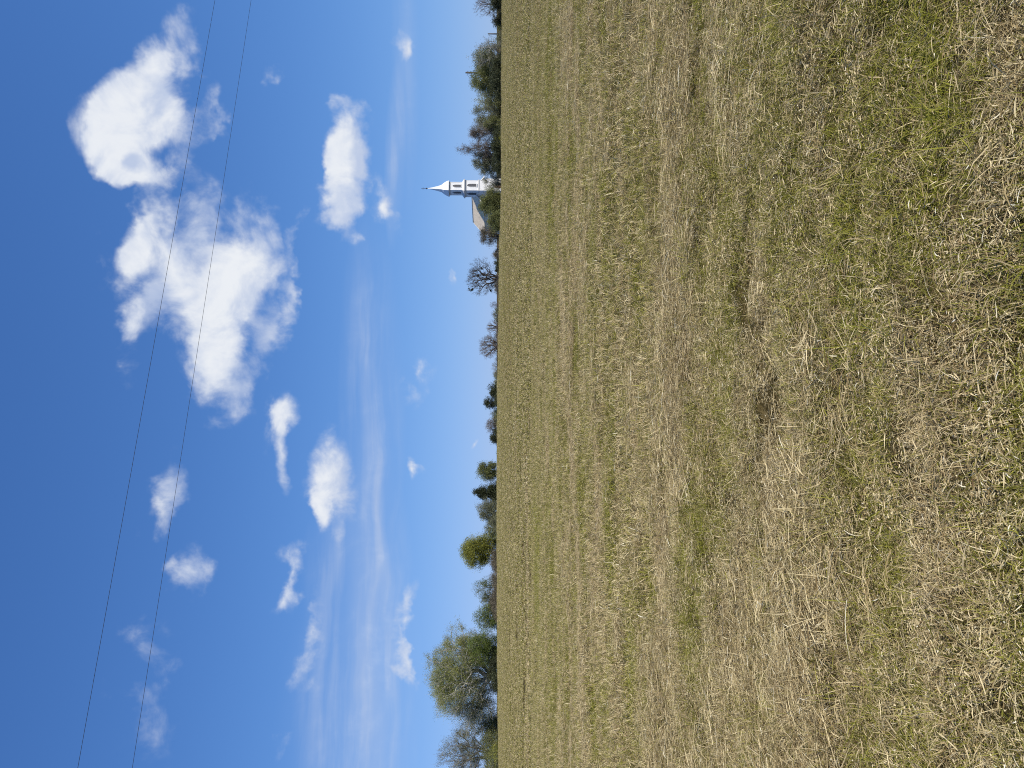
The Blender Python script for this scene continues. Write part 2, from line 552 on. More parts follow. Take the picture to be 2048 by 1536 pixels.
tag(ground, 'wide mown field of dry and green grass rising to a low crest', 'field', kind='structure')

# ---------------------------------------------------------------- grass blades
M_blade, t = material('grass_blade')
g = t.node('ShaderNodeGroup'); g.node_tree = fg
at = t.node('ShaderNodeAttribute'); at.attribute_name = 'blade'
sp = t.node('ShaderNodeSeparateColor'); t.put(sp.inputs[0], at.outputs['Color'])
rnd, kind, along = sp.outputs[0], sp.outputs[1], sp.outputs[2]
gcol = t.mix(t.math('POWER', rnd, 1.3), (0.080, 0.080, 0.008), (0.480, 0.430, 0.090))
gcol = t.mix(t.math('MULTIPLY', g.outputs['Green'], 0.55), gcol, (0.215, 0.225, 0.016))
scol = t.mix(t.math('POWER', rnd, 1.5), (0.25, 0.176, 0.068), (0.93, 0.785, 0.465))
scol = t.mix(t.mrange(rnd, 0.95, 0.99), scol, (0.88, 0.82, 0.62))
dcol = t.mix(t.mrange(rnd, 0.0, 0.16), (0.10, 0.062, 0.025), scol)
dcol = t.mix(t.math('MULTIPLY', g.outputs['Red'], 0.35), dcol, (0.30, 0.185, 0.11))
thr = t.math('MULTIPLY_ADD', g.outputs['Straw'], -0.42, t.math('MULTIPLY_ADD', g.outputs['Green'], 0.42, 0.48))
isdry = t.mrange(t.math('SUBTRACT', kind, thr), -0.04, 0.04)
c = t.mix(isdry, gcol, dcol)
tip = t.math('MULTIPLY', t.mrange(along, 0.55, 1.0), 0.35)
c = t.mix(tip, c, (0.58, 0.49, 0.24))
dif = t.node('ShaderNodeBsdfPrincipled')
t.put(dif.inputs['Base Color'], c)
dif.inputs['Roughness'].default_value = 0.7
dif.inputs['Specular IOR Level'].default_value = 0.12
tr = t.node('ShaderNodeBsdfTranslucent'); t.put(tr.inputs[0], c)
mx = t.node('ShaderNodeMixShader'); mx.inputs[0].default_value = 0.12
t.l.new(dif.outputs[0], mx.inputs[1]); t.l.new(tr.outputs[0], mx.inputs[2])
oo = t.node('ShaderNodeOutputMaterial'); t.l.new(mx.outputs[0], oo.inputs[0])


def blade_patch(name, size, n, lmin, lmax, width, lie, straw, seed, clump=0.0, zlift=0.0, curl=0.6):
    """many tapered bent blades over a square; lie = share that lies almost flat"""
    rg = np.random.default_rng(seed)
    if clump > 0:
        k = max(3, int(n / 26))
        cen = rg.uniform(-size / 2, size / 2, (k, 2))
        w = rg.random(k) ** 1.5 + 0.1
        ci = rg.choice(k, n, p=w / w.sum())
        own = rg.random(n) < clump
        off = rg.normal(0, 0.026, (n, 2))
        cdir = rg.uniform(0, 2 * np.pi, k); ctone = rg.random(k)
        base = np.where(own[:, None], cen[ci] + off, rg.uniform(-size / 2, size / 2, (n, 2)))
        outdir = np.arctan2(off[:, 1], off[:, 0])
        azm = np.where(own & (rg.random(n) < 0.30), outdir + rg.normal(0, 0.5, n), rg.uniform(0, 2 * np.pi, n))
        azm = np.where(own & (rg.random(n) < 0.62), cdir[ci] + rg.normal(0, 0.38, n), azm)
    else:
        base = rg.uniform(-size / 2, size / 2, (n, 2))
        azm = rg.uniform(0, 2 * np.pi, n)
    L = lmin + (lmax - lmin) * rg.random(n) ** 2.2
    flat_ = rg.random(n) < lie
    inc = np.where(flat_, rg.uniform(0.0, 0.22, n), rg.uniform(0.45, 1.45, n))
    bend = rg.uniform(0.2, 1.0, n) * curl
    side = rg.normal(0, 0.2, n)
    kindv = np.where(rg.random(n) < straw, rg.uniform(0.5, 1.0, n), rg.uniform(0.0, 0.8, n))
    kindv = np.where(flat_, np.clip(kindv + 0.25, 0, 1), kindv)
    rn = rg.random(n)
    if clump > 0:
        kindv = np.where(own, np.clip(kindv + (ctone[ci] - 0.5) * 0.55, 0, 1), kindv)
        rn = np.where(own, np.clip(rn * 0.6 + (ctone[ci] ** 1.6) * 0.4, 0, 1), rn)
    wd = width * rg.uniform(0.6, 1.35, n)
    z0 = np.where(flat_, rg.uniform(0.006, 0.05, n), -0.004) + zlift
    nseg = 3
    pts = [np.stack([base[:, 0], base[:, 1], z0], -1)]
    cur_inc = inc.copy(); cur_az = azm.copy()
    for s in range(nseg):
        d = np.stack([np.cos(cur_inc) * np.cos(cur_az), np.cos(cur_inc) * np.sin(cur_az), np.sin(cur_inc)], -1)
        pts.append(pts[-1] + d * (L / nseg)[:, None])
        cur_inc = cur_inc - bend * np.where(flat_, 0.12, 0.75)
        cur_az = cur_az + side
    for p in pts[1:]:
        p[:, 2] = np.maximum(p[:, 2], 0.003)
    roll = rg.uniform(0, np.pi, n)
    sidev = np.stack([-np.sin(azm) * np.cos(roll), np.cos(azm) * np.cos(roll), np.sin(roll) * 0.8], -1)
    sidev /= np.linalg.norm(sidev, axis=1)[:, None]
    prof = [0.8, 1.0, 0.75, 0.15]
    vs = []
    for p, q in zip(pts, prof):
        vs.append(p - sidev * (wd * q / 2)[:, None]); vs.append(p + sidev * (wd * q / 2)[:, None])
    Vb = np.stack(vs, 1)                                   # n, 8, 3
    nb = 2 * (nseg + 1)
    idx = (np.arange(n) * nb)[:, None]
    quads = [idx + np.array([[2 * s, 2 * s + 1, 2 * s + 3, 2 * s + 2]]) for s in range(nseg)]
    Fb = np.stack(quads, 1).reshape(-1, 4)
    me = np_mesh(name, Vb.reshape(-1, 3), Fb, M_blade)
    ca = me.attributes.new('blade', 'FLOAT_COLOR', 'POINT')
    colr = np.ones((n, nb, 4), dtype=np.float32)
    colr[:, :, 0] = rn[:, None]; colr[:, :, 1] = kindv[:, None]
    colr[:, :, 2] = np.repeat(np.arange(nseg + 1) / nseg, 2)[None, :]
    ca.data.foreach_set('color', colr.ravel())
    return bpy.data.objects.new(name, me)


def instanced(name, sources, pts, rotz, scl, label, cat):
    """one 'stuff' object: blades spread over the field by geometry nodes"""
    pool = bpy.data.collections.new(name + '_patches')
    for s in sources:
        pool.objects.link(s)
    me = bpy.data.meshes.new(name)
    me.vertices.add(len(pts))
    me.vertices.foreach_set('co', np.ascontiguousarray(pts, dtype=np.float32).ravel())
    a = me.attributes.new('turn', 'FLOAT_VECTOR', 'POINT'); a.data.foreach_set('vector', np.ascontiguousarray(rotz, dtype=np.float32).ravel())
    a = me.attributes.new('size', 'FLOAT_VECTOR', 'POINT'); a.data.foreach_set('vector', np.ascontiguousarray(scl, dtype=np.float32).ravel())
    a = me.attributes.new('which', 'INT', 'POINT')
    a.data.foreach_set('value', np.random.default_rng(len(pts)).integers(0, len(sources), len(pts)).astype(np.int32))
    me.materials.append(M_blade)
    ob = link(bpy.data.objects.new(name, me))
    gt = bpy.data.node_groups.new(name, 'GeometryNodeTree')
    gt.interface.new_socket('Geometry', in_out='INPUT', socket_type='NodeSocketGeometry')
    gt.interface.new_socket('Geometry', in_out='OUTPUT', socket_type='NodeSocketGeometry')
    n = gt.nodes
    gi = n.new('NodeGroupInput'); go = n.new('NodeGroupOutput')
    iop = n.new('GeometryNodeInstanceOnPoints')
    ci = n.new('GeometryNodeCollectionInfo')
    ci.inputs['Collection'].default_value = pool
    ci.inputs['Separate Children'].default_value = True
    ci.inputs['Reset Children'].default_value = True
    iop.inputs['Pick Instance'].default_value = True

    def attr(nm, ty):
        x = n.new('GeometryNodeInputNamedAttribute'); x.data_type = ty
        x.inputs['Name'].default_value = nm
        return x.outputs['Attribute']
    gt.links.new(gi.outputs[0], iop.inputs['Points'])
    gt.links.new(ci.outputs[0], iop.inputs['Instance'])
    gt.links.new(attr('which', 'INT'), iop.inputs['Instance Index'])
    gt.links.new(attr('turn', 'FLOAT_VECTOR'), iop.inputs['Rotation'])
    gt.links.new(attr('size', 'FLOAT_VECTOR'), iop.inputs['Scale'])
    gt.links.new(iop.outputs[0], go.inputs[0])
    md = ob.modifiers.new('spread', 'NODES')
    md.node_group = gt
    return tag(ob, label, cat, kind='stuff')


RG = np.random.default_rng(7)


def scatter(y0, y1, spacing, half=0.66, margin=3.6, keep=None, jit=0.5):
    out = []
    for yv in np.arange(y0, y1, spacing):
        hw = half * max(yv, 0) + margin
        xs = np.arange(-hw, hw, spacing)
        p = np.stack([xs, np.full_like(xs, yv)], -1)
        out.append(p + RG.uniform(-jit, jit, p.shape) * spacing)
    p = np.concatenate(out)
    if keep is not None:
        p = p[keep(p)]
    return p


def place(p, smin, smax, tilt=True, align=None, zs=(0.8, 1.2), dz=0.0):
    z = ground_z(p[:, 0], p[:, 1]) + dz
    pts = np.stack([p[:, 0], p[:, 1], z], -1)
    n = len(p)
    turn = np.zeros((n, 3))
    e = 0.15
    if tilt:
        sx = (ground_z(p[:, 0] + e, p[:, 1]) - ground_z(p[:, 0] - e, p[:, 1])) / (2 * e)
        sy = (ground_z(p[:, 0], p[:, 1] + e) - ground_z(p[:, 0], p[:, 1] - e)) / (2 * e)
    turn[:, 2] = RG.uniform(0, 2 * np.pi, n) if align is None else align + RG.normal(0, 0.5, n)
    s = RG.uniform(smin, smax, n)
    s = s * (0.72 + 0.56 * (0.6 * vnoise(p[:, 0] * 1.1, p[:, 1] * 1.7, 51) + 0.4 * vnoise(p[:, 0] * 3.3, p[:, 1] * 3.9, 52)))
    scl = np.stack([s, s, s * RG.uniform(zs[0], zs[1], n)], -1)
    return pts, turn, scl


near_src = [blade_patch('near_%d' % i, 0.21, 300, 0.025, 0.110, 0.0026, 0.12, 0.46, 10 + i, clump=0.75) for i in range(12)]
p = scatter(-2.5, 8.5, 0.125)
gap = 0.62 * vnoise(p[:, 0] * 4.3, p[:, 1] * 5.2, 61) + 0.38 * vnoise(p[:, 0] * 1.5, p[:, 1] * 2.1, 62)
p = p[gap > 0.25]
instanced('grass', near_src, *place(p, 0.8, 1.2), 'short mown olive and tan grass in the foreground', 'grass')

litter_src = [blade_patch('litter_%d' % i, 0.22, 260, 0.008, 0.045, 0.0028, 1.0, 0.9, 200 + i, curl=0.3) for i in range(5)]
p = scatter(-2.3, 7.0, 0.17)
instanced('thatch', litter_src, *place(p, 0.8, 1.2), 'short dead clippings matted on the soil between the grass', 'straw')

tuft_src = [blade_patch('tuft_%d' % i, 0.12, 80, 0.05, 0.15, 0.0029, 0.05, 0.12, 40 + i, clump=0.9, curl=0.7) for i in range(5)]
p = scatter(1.2, 22, 0.17)
k = vnoise(p[:, 0] * 0.9, p[:, 1] * 1.6, 21) * 0.6 + vnoise(p[:, 0] * 2.6, p[:, 1] * 3.1, 22) * 0.4
p = p[k > 0.565]
instanced('grass_tuft', tuft_src, *place(p, 0.7, 1.5), 'green tufts standing above the mown grass', 'grass')

straw_src = [blade_patch('straw_%d' % i, 0.30, 100, 0.05, 0.25, 0.0030, 0.9, 1.0, 60 + i, zlift=0.022, curl=0.5) for i in range(6)]
p = scatter(-2.3, 17, 0.15)
k = vnoise(p[:, 0] * 0.55, p[:, 1] * 1.4, 31) * 0.65 + vnoise(p[:, 0] * 2.2, p[:, 1] * 2.8, 32) * 0.35
row = 0
for ya, sl, wd_, amp in ((4.45, 0.24, 0.13, 0.30), (3.2, 0.26, 0.10, 0.16), (6.4, 0.3, 0.16, 0.18), (8.9, 0.34, 0.2, 0.2), (11.8, 0.4, 0.25, 0.2), (15.7, 0.55, 0.4, 0.4)):
    wv = 0.35 * (vnoise(p[:, 0] * 0.8, p[:, 1] * 0.8, 33) - 0.5)
    row = row + amp * np.exp(-((p[:, 1] - ya - sl * p[:, 0] + wv) / wd_) ** 2)
p = p[(k + row + RG.normal(0, 0.05, len(p))) > 0.60]
instanced('loose_straw', straw_src, *place(p, 0.7, 1.15), 'loose dry straw lying over the mown grass', 'straw')

mid_src = [blade_patch('mid_%d' % i, 0.9, 1900, 0.035, 0.15, 0.0056, 0.12, 0.46, 80 + i, clump=0.70) for i in range(5)]
p = scatter(7.5, 30, 0.5)
instanced('mid_grass', mid_src, *place(p, 0.9, 1.2), 'mown olive and tan grass in the middle of the field', 'grass')

far_src = [blade_patch('far_%d' % i, 2.4, 2600, 0.04, 0.14, 0.013, 0.12, 0.45, 120 + i, clump=0.7) for i in range(4)]
p = scatter(28, 118, 1.5, half=0.66, margin=5.0)
fp, ftn, fs = place(p, 0.9, 1.2, zs=(0.6, 1.1))
fs[:, 2] *= 1 + 1.3 * smooth01((p[:, 1] - 88) / 16) * np.clip(vnoise(p[:, 0] * 0.33, p[:, 1] * 0.3, 71) * 1.7 - 0.45, 0, 1)
instanced('far_grass', far_src, fp, ftn, fs, 'mown grass of the far field up to the crest', 'grass')
#MARK_OBJECTS
# ---------------------------------------------------------------- church
def plain(name, col, rough=0.7, spec=0.3, var=0.12, scale=6.0, bumpy=0.0):
    mt, t = material(name)
    tc = t.node('ShaderNodeTexCoord').outputs['Object']
    n = t.noise(tc, scale, 5, 0.6)
    n2 = t.noise(tc, scale * 0.17, 3, 0.6)
    f = t.math('ADD', t.math('MULTIPLY', n, 0.6), t.math('MULTIPLY', n2, 0.4))
    dark = tuple(x * (1 - var) for x in col); light = tuple(min(1, x * (1 + var)) for x in col)
    c = t.mix(t.mrange(f, 0.3, 0.7), dark, light)
    principled(t, c, rough, spec, bump(t, n, bumpy, 0.02) if bumpy else None)
    return mt


M_white = plain('white_painted_boards', (0.86, 0.85, 0.82), 0.55, 0.3, 0.05, 1.2)
M_trim = plain('grey_white_trim', (0.62, 0.61, 0.58), 0.6, 0.3, 0.08, 2.0)
M_shingle = plain('tan_shingles', (0.76, 0.64, 0.47), 0.9, 0.1, 0.14, 4.0, 0.4)
M_louvre = plain('grey_louvres', (0.13, 0.13, 0.135), 0.7, 0.2, 0.1, 3.0)
M_iron = plain('dark_iron', (0.06, 0.06, 0.07), 0.6, 0.4)
M_metalroof = plain('pale_metal_spire', (0.78, 0.79, 0.78), 0.45, 0.4, 0.05, 1.5)
M_pane = plain('window_glass', (0.05, 0.06, 0.08), 0.12, 0.6)
M_door = plain('brown_door', (0.16, 0.09, 0.05), 0.6, 0.3)
M_stone = plain('foundation_stone', (0.34, 0.32, 0.29), 0.9, 0.1, 0.2, 5.0, 0.4)

CHX, CHY = 42.2, 160.0
CH = empty('church', (CHX, CHY, gz(CHX, CHY)), R(19.7))
tag(CH, 'white wooden country church with a steeple and pale tan roof behind the trees', 'church')
Z0 = gz(CHX, CHY)


def zc(px):                      # photo column -> height in the church's own frame
    return (HORIZON - px) / F * CHY + EYE - Z0


W1, W2 = 2.45, 1.93              # widths of the two belfry stages
zB, zM0, zM1, zU0, zE, zF, zT = zc(958), zc(931), zc(926), zc(925), zc(899), zc(888), zc(855)


def clapboard(mb, w, z0, z1, step=0.17):
    """square tower shaft whose boards overlap like real siding"""
    n = max(2, int(round((z1 - z0) / step)))
    rings = []
    for i in range(n):
        a = z0 + (z1 - z0) * i / n; b = z0 + (z1 - z0) * (i + 1) / n
        rings.append(square(w + 0.024, a)); rings.append(square(w, b))
    mb.rings(rings)


def corner_boards(parent, w, z0, z1):
    for sx in (-1, 1):
        for sy in (-1, 1):
            MB().box((sx * (w / 2 - 0.03), sy * (w / 2 - 0.03), (z0 + z1) / 2), (0.14, 0.14, z1 - z0)).build('corner_board', M_white, parent)


mb = MB(); clapboard(mb, W1 + 0.12, 0.45, zB); base_stage = mb.build('tower_base', M_white, CH)
corner_boards(base_stage, W1 + 0.14, 0.45, zB)
MB().rings([square(W1 + 0.30, -0.6), square(W1 + 0.30, 0.449)]).build('tower_foundation', M_stone, CH)
MB().rings([square(W1 + 0.34, zB), square(W1 + 0.34, zB + 0.10), square(W1 + 0.06, zB + 0.22)]).build('water_table', M_trim, CH)
mb = MB(); clapboard(mb, W1, zB + 0.2, zM0 + 0.01); lower_stage = mb.build('lower_belfry', M_white, CH)
corner_boards(lower_stage, W1 + 0.02, zB + 0.2, zM0)
MB().rings([square(W1 + 0.02, zM0 - 0.32), square(W1 + 0.10, zM0 - 0.30), square(W1 + 0.10, zM0), square(W1 + 0.46, zM0 + 0.10), square(W1 + 0.50, zM0 + 0.22),
            square(W2 + 0.02, zM1 + 0.22)]).build('belfry_cornice', M_trim, CH)
mb = MB(); clapboard(mb, W2, zU0, zE); upper_stage = mb.build('upper_belfry', M_white, CH)
corner_boards(upper_stage, W2 + 0.02, zU0 + 0.12, zE)
MB().rings([square(W2 + 0.02, zE - 0.36), square(W2 + 0.12, zE - 0.33), square(W2 + 0.12, zE - 0.06), square(W2 + 0.50, zE + 0.02), square(W2 + 0.56, zE + 0.10)]).build('spire_cornice', M_trim, CH)
sp_r = []
for f, w in ((0.0, W2 + 0.54), (0.10, W2 + 0.28), (0.22, W2 - 0.18), (0.34, 1.12), (0.50, 0.78), (0.75, 0.38), (1.0, 0.05)):
    sp_r.append(square(w, zE + 0.10 + (zT - zE - 0.1) * f))
spire = MB().rings(sp_r).build('spire', M_metalroof, CH)
zt = zT
cross = MB().rings([circle(0.045, zt - 0.3, 8), circle(0.035, zt + 1.30, 8)])
cross.box((0, 0, zt + 0.92), (0.62, 0.06, 0.07))
cross.build('cross', M_iron, CH)
MB().rings([circle(0.04, zt + 0.02, 10), circle(0.15, zt + 0.09, 10), circle(0.17, zt + 0.17, 10), circle(0.13, zt + 0.26, 10), circle(0.04, zt + 0.32, 10)]).build('finial_ball', M_iron, CH)


def lancet_outline(w, h, n=7):
    """pointed arch outline, base at z 0"""
    pts = [(-w / 2, 0.0), (w / 2, 0.0)]
    hs = h - w * 0.95
    r = w * 1.18
    for i in range(n + 1):                 # right side up to the point
        t_ = i / n
        x = (w / 2) * (1 - t_ ** 1.7)
        pts.append((x, hs + (h - hs) * t_))
    for i in range(n - 1, -1, -1):
        t_ = i / n
        pts.append((-(w / 2) * (1 - t_ ** 1.7), hs + (h - hs) * t_))
    return pts


def lancet(parent, face, wall, zbase, w, h, glass=False, off=0.0):
    """pointed opening on a wall; face 0..3 turns it round the tower"""
    root = face * math.pi / 2
    ca, sa = math.cos(root), math.sin(root)

    def tf(x, d, z):                       # x along the wall, d outwards
        X, Y = x + off, -(wall + d)
        return (X * ca - Y * sa, X * sa + Y * ca, zbase + z)
    o = lancet_outline(w, h); i_ = lancet_outline(w - 0.12, h - 0.12)
    i_ = [(x, z + 0.06) for x, z in i_]
    n = len(o)
    vs = [tf(x, 0.0, z) for x, z in o] + [tf(x, 0.07, z) for x, z in o] + [tf(x, 0.07, z) for x, z in i_] + [tf(x, 0.012, z) for x, z in i_]
    fs = []
    for k in range(3):
        for q in range(n):
            j = (q + 1) % n
            fs.append((k * n + q, k * n + j, (k + 1) * n + j, (k + 1) * n + q))
    win = mesh_obj('window', [tf(x, 0.016, z) for x, z in i_], [tuple(range(n))], M_pane if glass else M_louvre, parent)
    mesh_obj('frame', vs, fs, M_trim, win)
    MB().add([tf(-w / 2 - 0.06, 0.0, -0.07), tf(w / 2 + 0.06, 0.0, -0.07), tf(w / 2 + 0.06, 0.12, -0.07), tf(-w / 2 - 0.06, 0.12, -0.07),
              tf(-w / 2 - 0.06, 0.0, 0.0), tf(w / 2 + 0.06, 0.0, 0.0), tf(w / 2 + 0.06, 0.12, 0.0), tf(-w / 2 - 0.06, 0.12, 0.0)],
             [(3, 2, 1, 0), (4, 5, 6, 7), (0, 1, 5, 4), (1, 2, 6, 5), (2, 3, 7, 6), (3, 0, 4, 7)]).build('sill', M_white, win)
    if not glass:
        sl = MB()
        m_ = int((h - 0.7 * w) / 0.13)
        for k in range(m_):
            z = 0.12 + k * 0.13
            hw = w / 2 - 0.08
            sl.add([tf(-hw, 0.018, z + 0.10), tf(hw, 0.018, z + 0.10), tf(hw, 0.062, z), tf(-hw, 0.062, z),
                    tf(-hw, 0.018, z + 0.085), tf(hw, 0.018, z + 0.085), tf(hw, 0.062, z - 0.015), tf(-hw, 0.062, z - 0.015)],
                   [(0, 1, 2, 3), (7, 6, 5, 4), (3, 2, 6, 7), (0, 3, 7, 4), (1, 5, 6, 2), (0, 4, 5, 1)])
        o2 = sl.build('louvre', M_louvre, win)
    return win


for fc in range(4):
    lancet(CH, fc, W1 / 2 + 0.012, zc(953.5), 0.80, zc(933.5) - zc(953.5))
    lancet(CH, fc, W2 / 2 + 0.012, zc(923), 0.68, zc(905) - zc(923))
# nave behind the tower
NW, NY0, NY1, NE, NR = 3.35, 1.0, 12.9, 4.15 - Z0, zc(943.2)
nave = MB()
nb_ = 24
for i in range(nb_):
    a = 0.45 + (NE - 0.45) * i / nb_; b = 0.45 + (NE - 0.45) * (i + 1) / nb_
    nave.rings([[(-NW - 0.02, NY0 - 0.02, a), (NW + 0.02, NY0 - 0.02, a), (NW + 0.02, NY1 + 0.02, a), (-NW - 0.02, NY1 + 0.02, a)],
                [(-NW, NY0, b), (NW, NY0, b), (NW, NY1, b), (-NW, NY1, b)]], cap=(i in (0, nb_ - 1)))
nave.build('nave_wall', M_white, CH)
for yy in (NY0, NY1):
    s_ = 0.04 if yy == NY0 else -0.04
    MB().add([(-NW, yy, NE + 0.001), (NW, yy, NE + 0.001), (0, yy, NR - 0.05), (-NW, yy + s_, NE + 0.001), (NW, yy + s_, NE + 0.001), (0, yy + s_, NR - 0.05)],
             [(0, 1, 2), (5, 4, 3), (0, 3, 4, 1), (1, 4, 5, 2), (2, 5, 3, 0)]).build('gable', M_white, CH)
MB().rings([[(-NW - 0.1, NY0 - 0.1, -0.6), (NW + 0.1, NY0 - 0.1, -0.6), (NW + 0.1, NY1 + 0.1, -0.6), (-NW - 0.1, NY1 + 0.1, -0.6)],
            [(-NW - 0.1, NY0 - 0.1, 0.448), (NW + 0.1, NY0 - 0.1, 0.448), (NW + 0.1, NY1 + 0.1, 0.448), (-NW - 0.1, NY1 + 0.1, 0.448)]]).build('nave_foundation', M_stone, CH)
ev = 0.32
sl_ = (NR - NE) / NW
roof = None
for sx in (-1, 1):
    x1 = sx * (NW + ev); z1 = NE - sl_ * ev
    q = MB()
    # overlapping courses of shingles from eave to ridge
    nco = 18
    for k in range(nco):
        fa, fb_ = k / nco, (k + 1) / nco
        xa, xb = x1 * (1 - fa), x1 * (1 - fb_)
        za, zb = z1 + (NR - z1) * fa, z1 + (NR - z1) * fb_
        q.add([(xa, NY0 - ev, za + 0.07), (xa, NY1 + ev, za + 0.07), (xb, NY1 + ev, zb + 0.045), (xb, NY0 - ev, zb + 0.045),
               (xa, NY0 - ev, za), (xa, NY1 + ev, za), (xb, NY1 + ev, zb), (xb, NY0 - ev, zb)],
              [(0, 1, 2, 3) if sx > 0 else (3, 2, 1, 0), (4, 5, 1, 0), (4, 0, 3, 7), (5, 6, 2, 1), (7, 6, 5, 4)])
    rf = q.build('roof', M_shingle, CH)
    for yy in (NY0 - ev - 0.045, NY1 + ev + 0.045):
        MB().add([(x1, yy - .04, z1 - 0.16), (x1, yy + .04, z1 - 0.16), (0, yy + .04, NR - 0.16), (0, yy - .04, NR - 0.16),
                  (x1, yy - .04, z1 + 0.09), (x1, yy + .04, z1 + 0.09), (0, yy + .04, NR + 0.09), (0, yy - .04, NR + 0.09)],
                 [(3, 2, 1, 0), (4, 5, 6, 7), (0, 1, 5, 4), (1, 2, 6, 5), (2, 3, 7, 6), (3, 0, 4, 7)]).build('rake_board', M_white, rf)
MB().box((0, (NY0 + NY1) / 2, NR + 0.085), (0.26, NY1 - NY0 + 2 * ev, 0.05)).build('ridge_cap', M_shingle, CH)
for k in range(4):
    yv = NY0 + 1.7 + k * 2.8
    for side_, fc in ((-1, 3), (1, 1)):
        lancet(CH, fc, NW + 0.02, 1.35, 0.85, 2.3, glass=True, off=(-yv if side_ < 0 else yv))
dr = MB().box((0, -(W1 / 2 + 0.10), 1.45), (1.25, 0.07, 2.0)).build('door', M_door, CH)
MB().box((0.48, -(W1 / 2 + 0.15), 1.40), (0.05, 0.06, 0.14)).build('handle', M_iron, dr)
for k in range(3):
    MB().box((0, -(W1 / 2 + 0.45 + 0.16 - 0.3 * k + 0.3), 0.37 - 0.15 * (2 - k) + 0.0), (1.9, 0.32, 0.15)).build('step', M_stone, CH)


# ---------------------------------------------------------------- trees
def bark(name, a, b):
    mt, t = material(name)
    tc = t.node('ShaderNodeTexCoord').outputs['Object']
    n = t.noise(t.mapping(tc, scale=(6, 6, 1.3)), 2.0, 5, 0.65)
    principled(t, t.mix(t.mrange(n, 0.3, 0.7), a, b), 0.9, 0.1, bump(t, n, 0.5, 0.03))
    return mt


def leaf(name, a, b, trans=0.38):
    mt, t = material(name)
    at_ = t.node('ShaderNodeAttribute'); at_.attribute_name = 'leaf'
    s_ = t.node('ShaderNodeSeparateColor'); t.put(s_.inputs[0], at_.outputs['Color'])
    f = t.math('ADD', t.math('MULTIPLY', s_.outputs[0], 0.45), t.math('MULTIPLY', s_.outputs[1], 0.55))
    c = t.mix(f, a, b)
    d = t.node('ShaderNodeBsdfPrincipled'); t.put(d.inputs['Base Color'], c)
    d.inputs['Roughness'].default_value = 0.55; d.inputs['Specular IOR Level'].default_value = 0.25
    r = t.node('ShaderNodeBsdfTranslucent'); t.put(r.inputs[0], c)
    m_ = t.node('ShaderNodeMixShader'); m_.inputs[0].default_value = trans
    t.l.new(d.outputs[0], m_.inputs[1]); t.l.new(r.outputs[0], m_.inputs[2])
    o_ = t.node('ShaderNodeOutputMaterial'); t.l.new(m_.outputs[0], o_.inputs[0])
    return mt


BARK = {'grey': bark('grey_bark', (0.16, 0.14, 0.12), (0.38, 0.35, 0.31)),
        'pale': bark('pale_bark', (0.30, 0.28, 0.25), (0.58, 0.55, 0.50)),
        'dark': bark('dark_bark', (0.045, 0.038, 0.032), (0.13, 0.11, 0.095)),
        'brown': bark('brown_bark', (0.10, 0.075, 0.055), (0.24, 0.19, 0.15))}
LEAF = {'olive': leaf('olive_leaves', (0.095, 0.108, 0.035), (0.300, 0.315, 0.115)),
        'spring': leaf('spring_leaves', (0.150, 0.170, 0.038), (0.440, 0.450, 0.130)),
        'yellow': leaf('yellow_green_leaves', (0.175, 0.190, 0.028), (0.430, 0.420, 0.095)),
        'green': leaf('fresh_green_leaves', (0.085, 0.120, 0.022), (0.245, 0.300, 0.075)),
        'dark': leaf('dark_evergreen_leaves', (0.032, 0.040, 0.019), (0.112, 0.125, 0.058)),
        'sage': leaf('grey_green_leaves', (0.125, 0.138, 0.075), (0.335, 0.340, 0.200)),
        'bud': leaf('greyish_purple_buds', (0.140, 0.118, 0.098), (0.320, 0.285, 0.245)),
        'brush': leaf('brown_brush_twigs', (0.115, 0.100, 0.068), (0.285, 0.250, 0.175))}


def kmeans(rg, pts, k, it=5):
    c = pts[rg.choice(len(pts), k, replace=False)]
    for _ in range(it):
        lab = np.argmin(((pts[:, None] - c[None]) ** 2).sum(-1), 1)
        for i in range(k):
            if (lab == i).any():
                c[i] = pts[lab == i].mean(0)
    return lab


def grow(rg, tips, base, fork, rtip, power, wiggle):
    """limbs from the fork to every tip: list of (points, radii)"""
    out = []

    def limb(a, b, ra, rb, n):
        ts_ = np.linspace(0, 1, n + 1)[:, None]
        p = a + (b - a) * ts_
        L = np.linalg.norm(b - a)
        p[1:-1] += rg.normal(0, wiggle * L, (n - 1, 3))
        p[1:-1, 2] += L * 0.05 * np.sin(np.pi * ts_[1:-1, 0])
        out.append((p, np.linspace(ra, rb, n + 1)))

    def rec(node, pts, r_in, depth):
        n = len(pts)
        r = max(rtip * n ** power, rtip)
        if n == 1:
            limb(node, pts[0], r_in * 0.8, rtip * 0.6, 2)
            return
        k = min(n, 2 if depth > 2 and n < 6 else (3 if depth else 4 + int(rg.integers(0, 2))))
        lab = kmeans(rg, pts, k)
        for i in range(k):
            sub = pts[lab == i]
            if not len(sub):
                continue
            if len(sub) == 1:
                limb(node, sub[0], rtip * 1.2, rtip * 0.6, 2)
                continue
            cen = sub.mean(0)
            fr = 0.42 + 0.2 * rg.random()
            nxt = node + (cen - node) * fr + rg.normal(0, 0.05 * np.linalg.norm(cen - node), 3)
            r2 = max(rtip * len(sub) ** power, rtip)
            limb(node, nxt, min(r_in, r2 * 1.15), r2, 3)
            rec(nxt, sub, r2, depth + 1)
    r0 = rtip * len(tips) ** power
    n = 5
    ts_ = np.linspace(0, 1, n + 1)[:, None]
    p = base + (fork - base) * ts_
    p[1:-1, :2] += rg.normal(0, 0.04 * np.linalg.norm(fork - base), (n - 1, 2))
    out.append((p, np.linspace(r0 * 1.45, r0, n + 1)))
    rec(fork, tips, r0, 0)
    return out


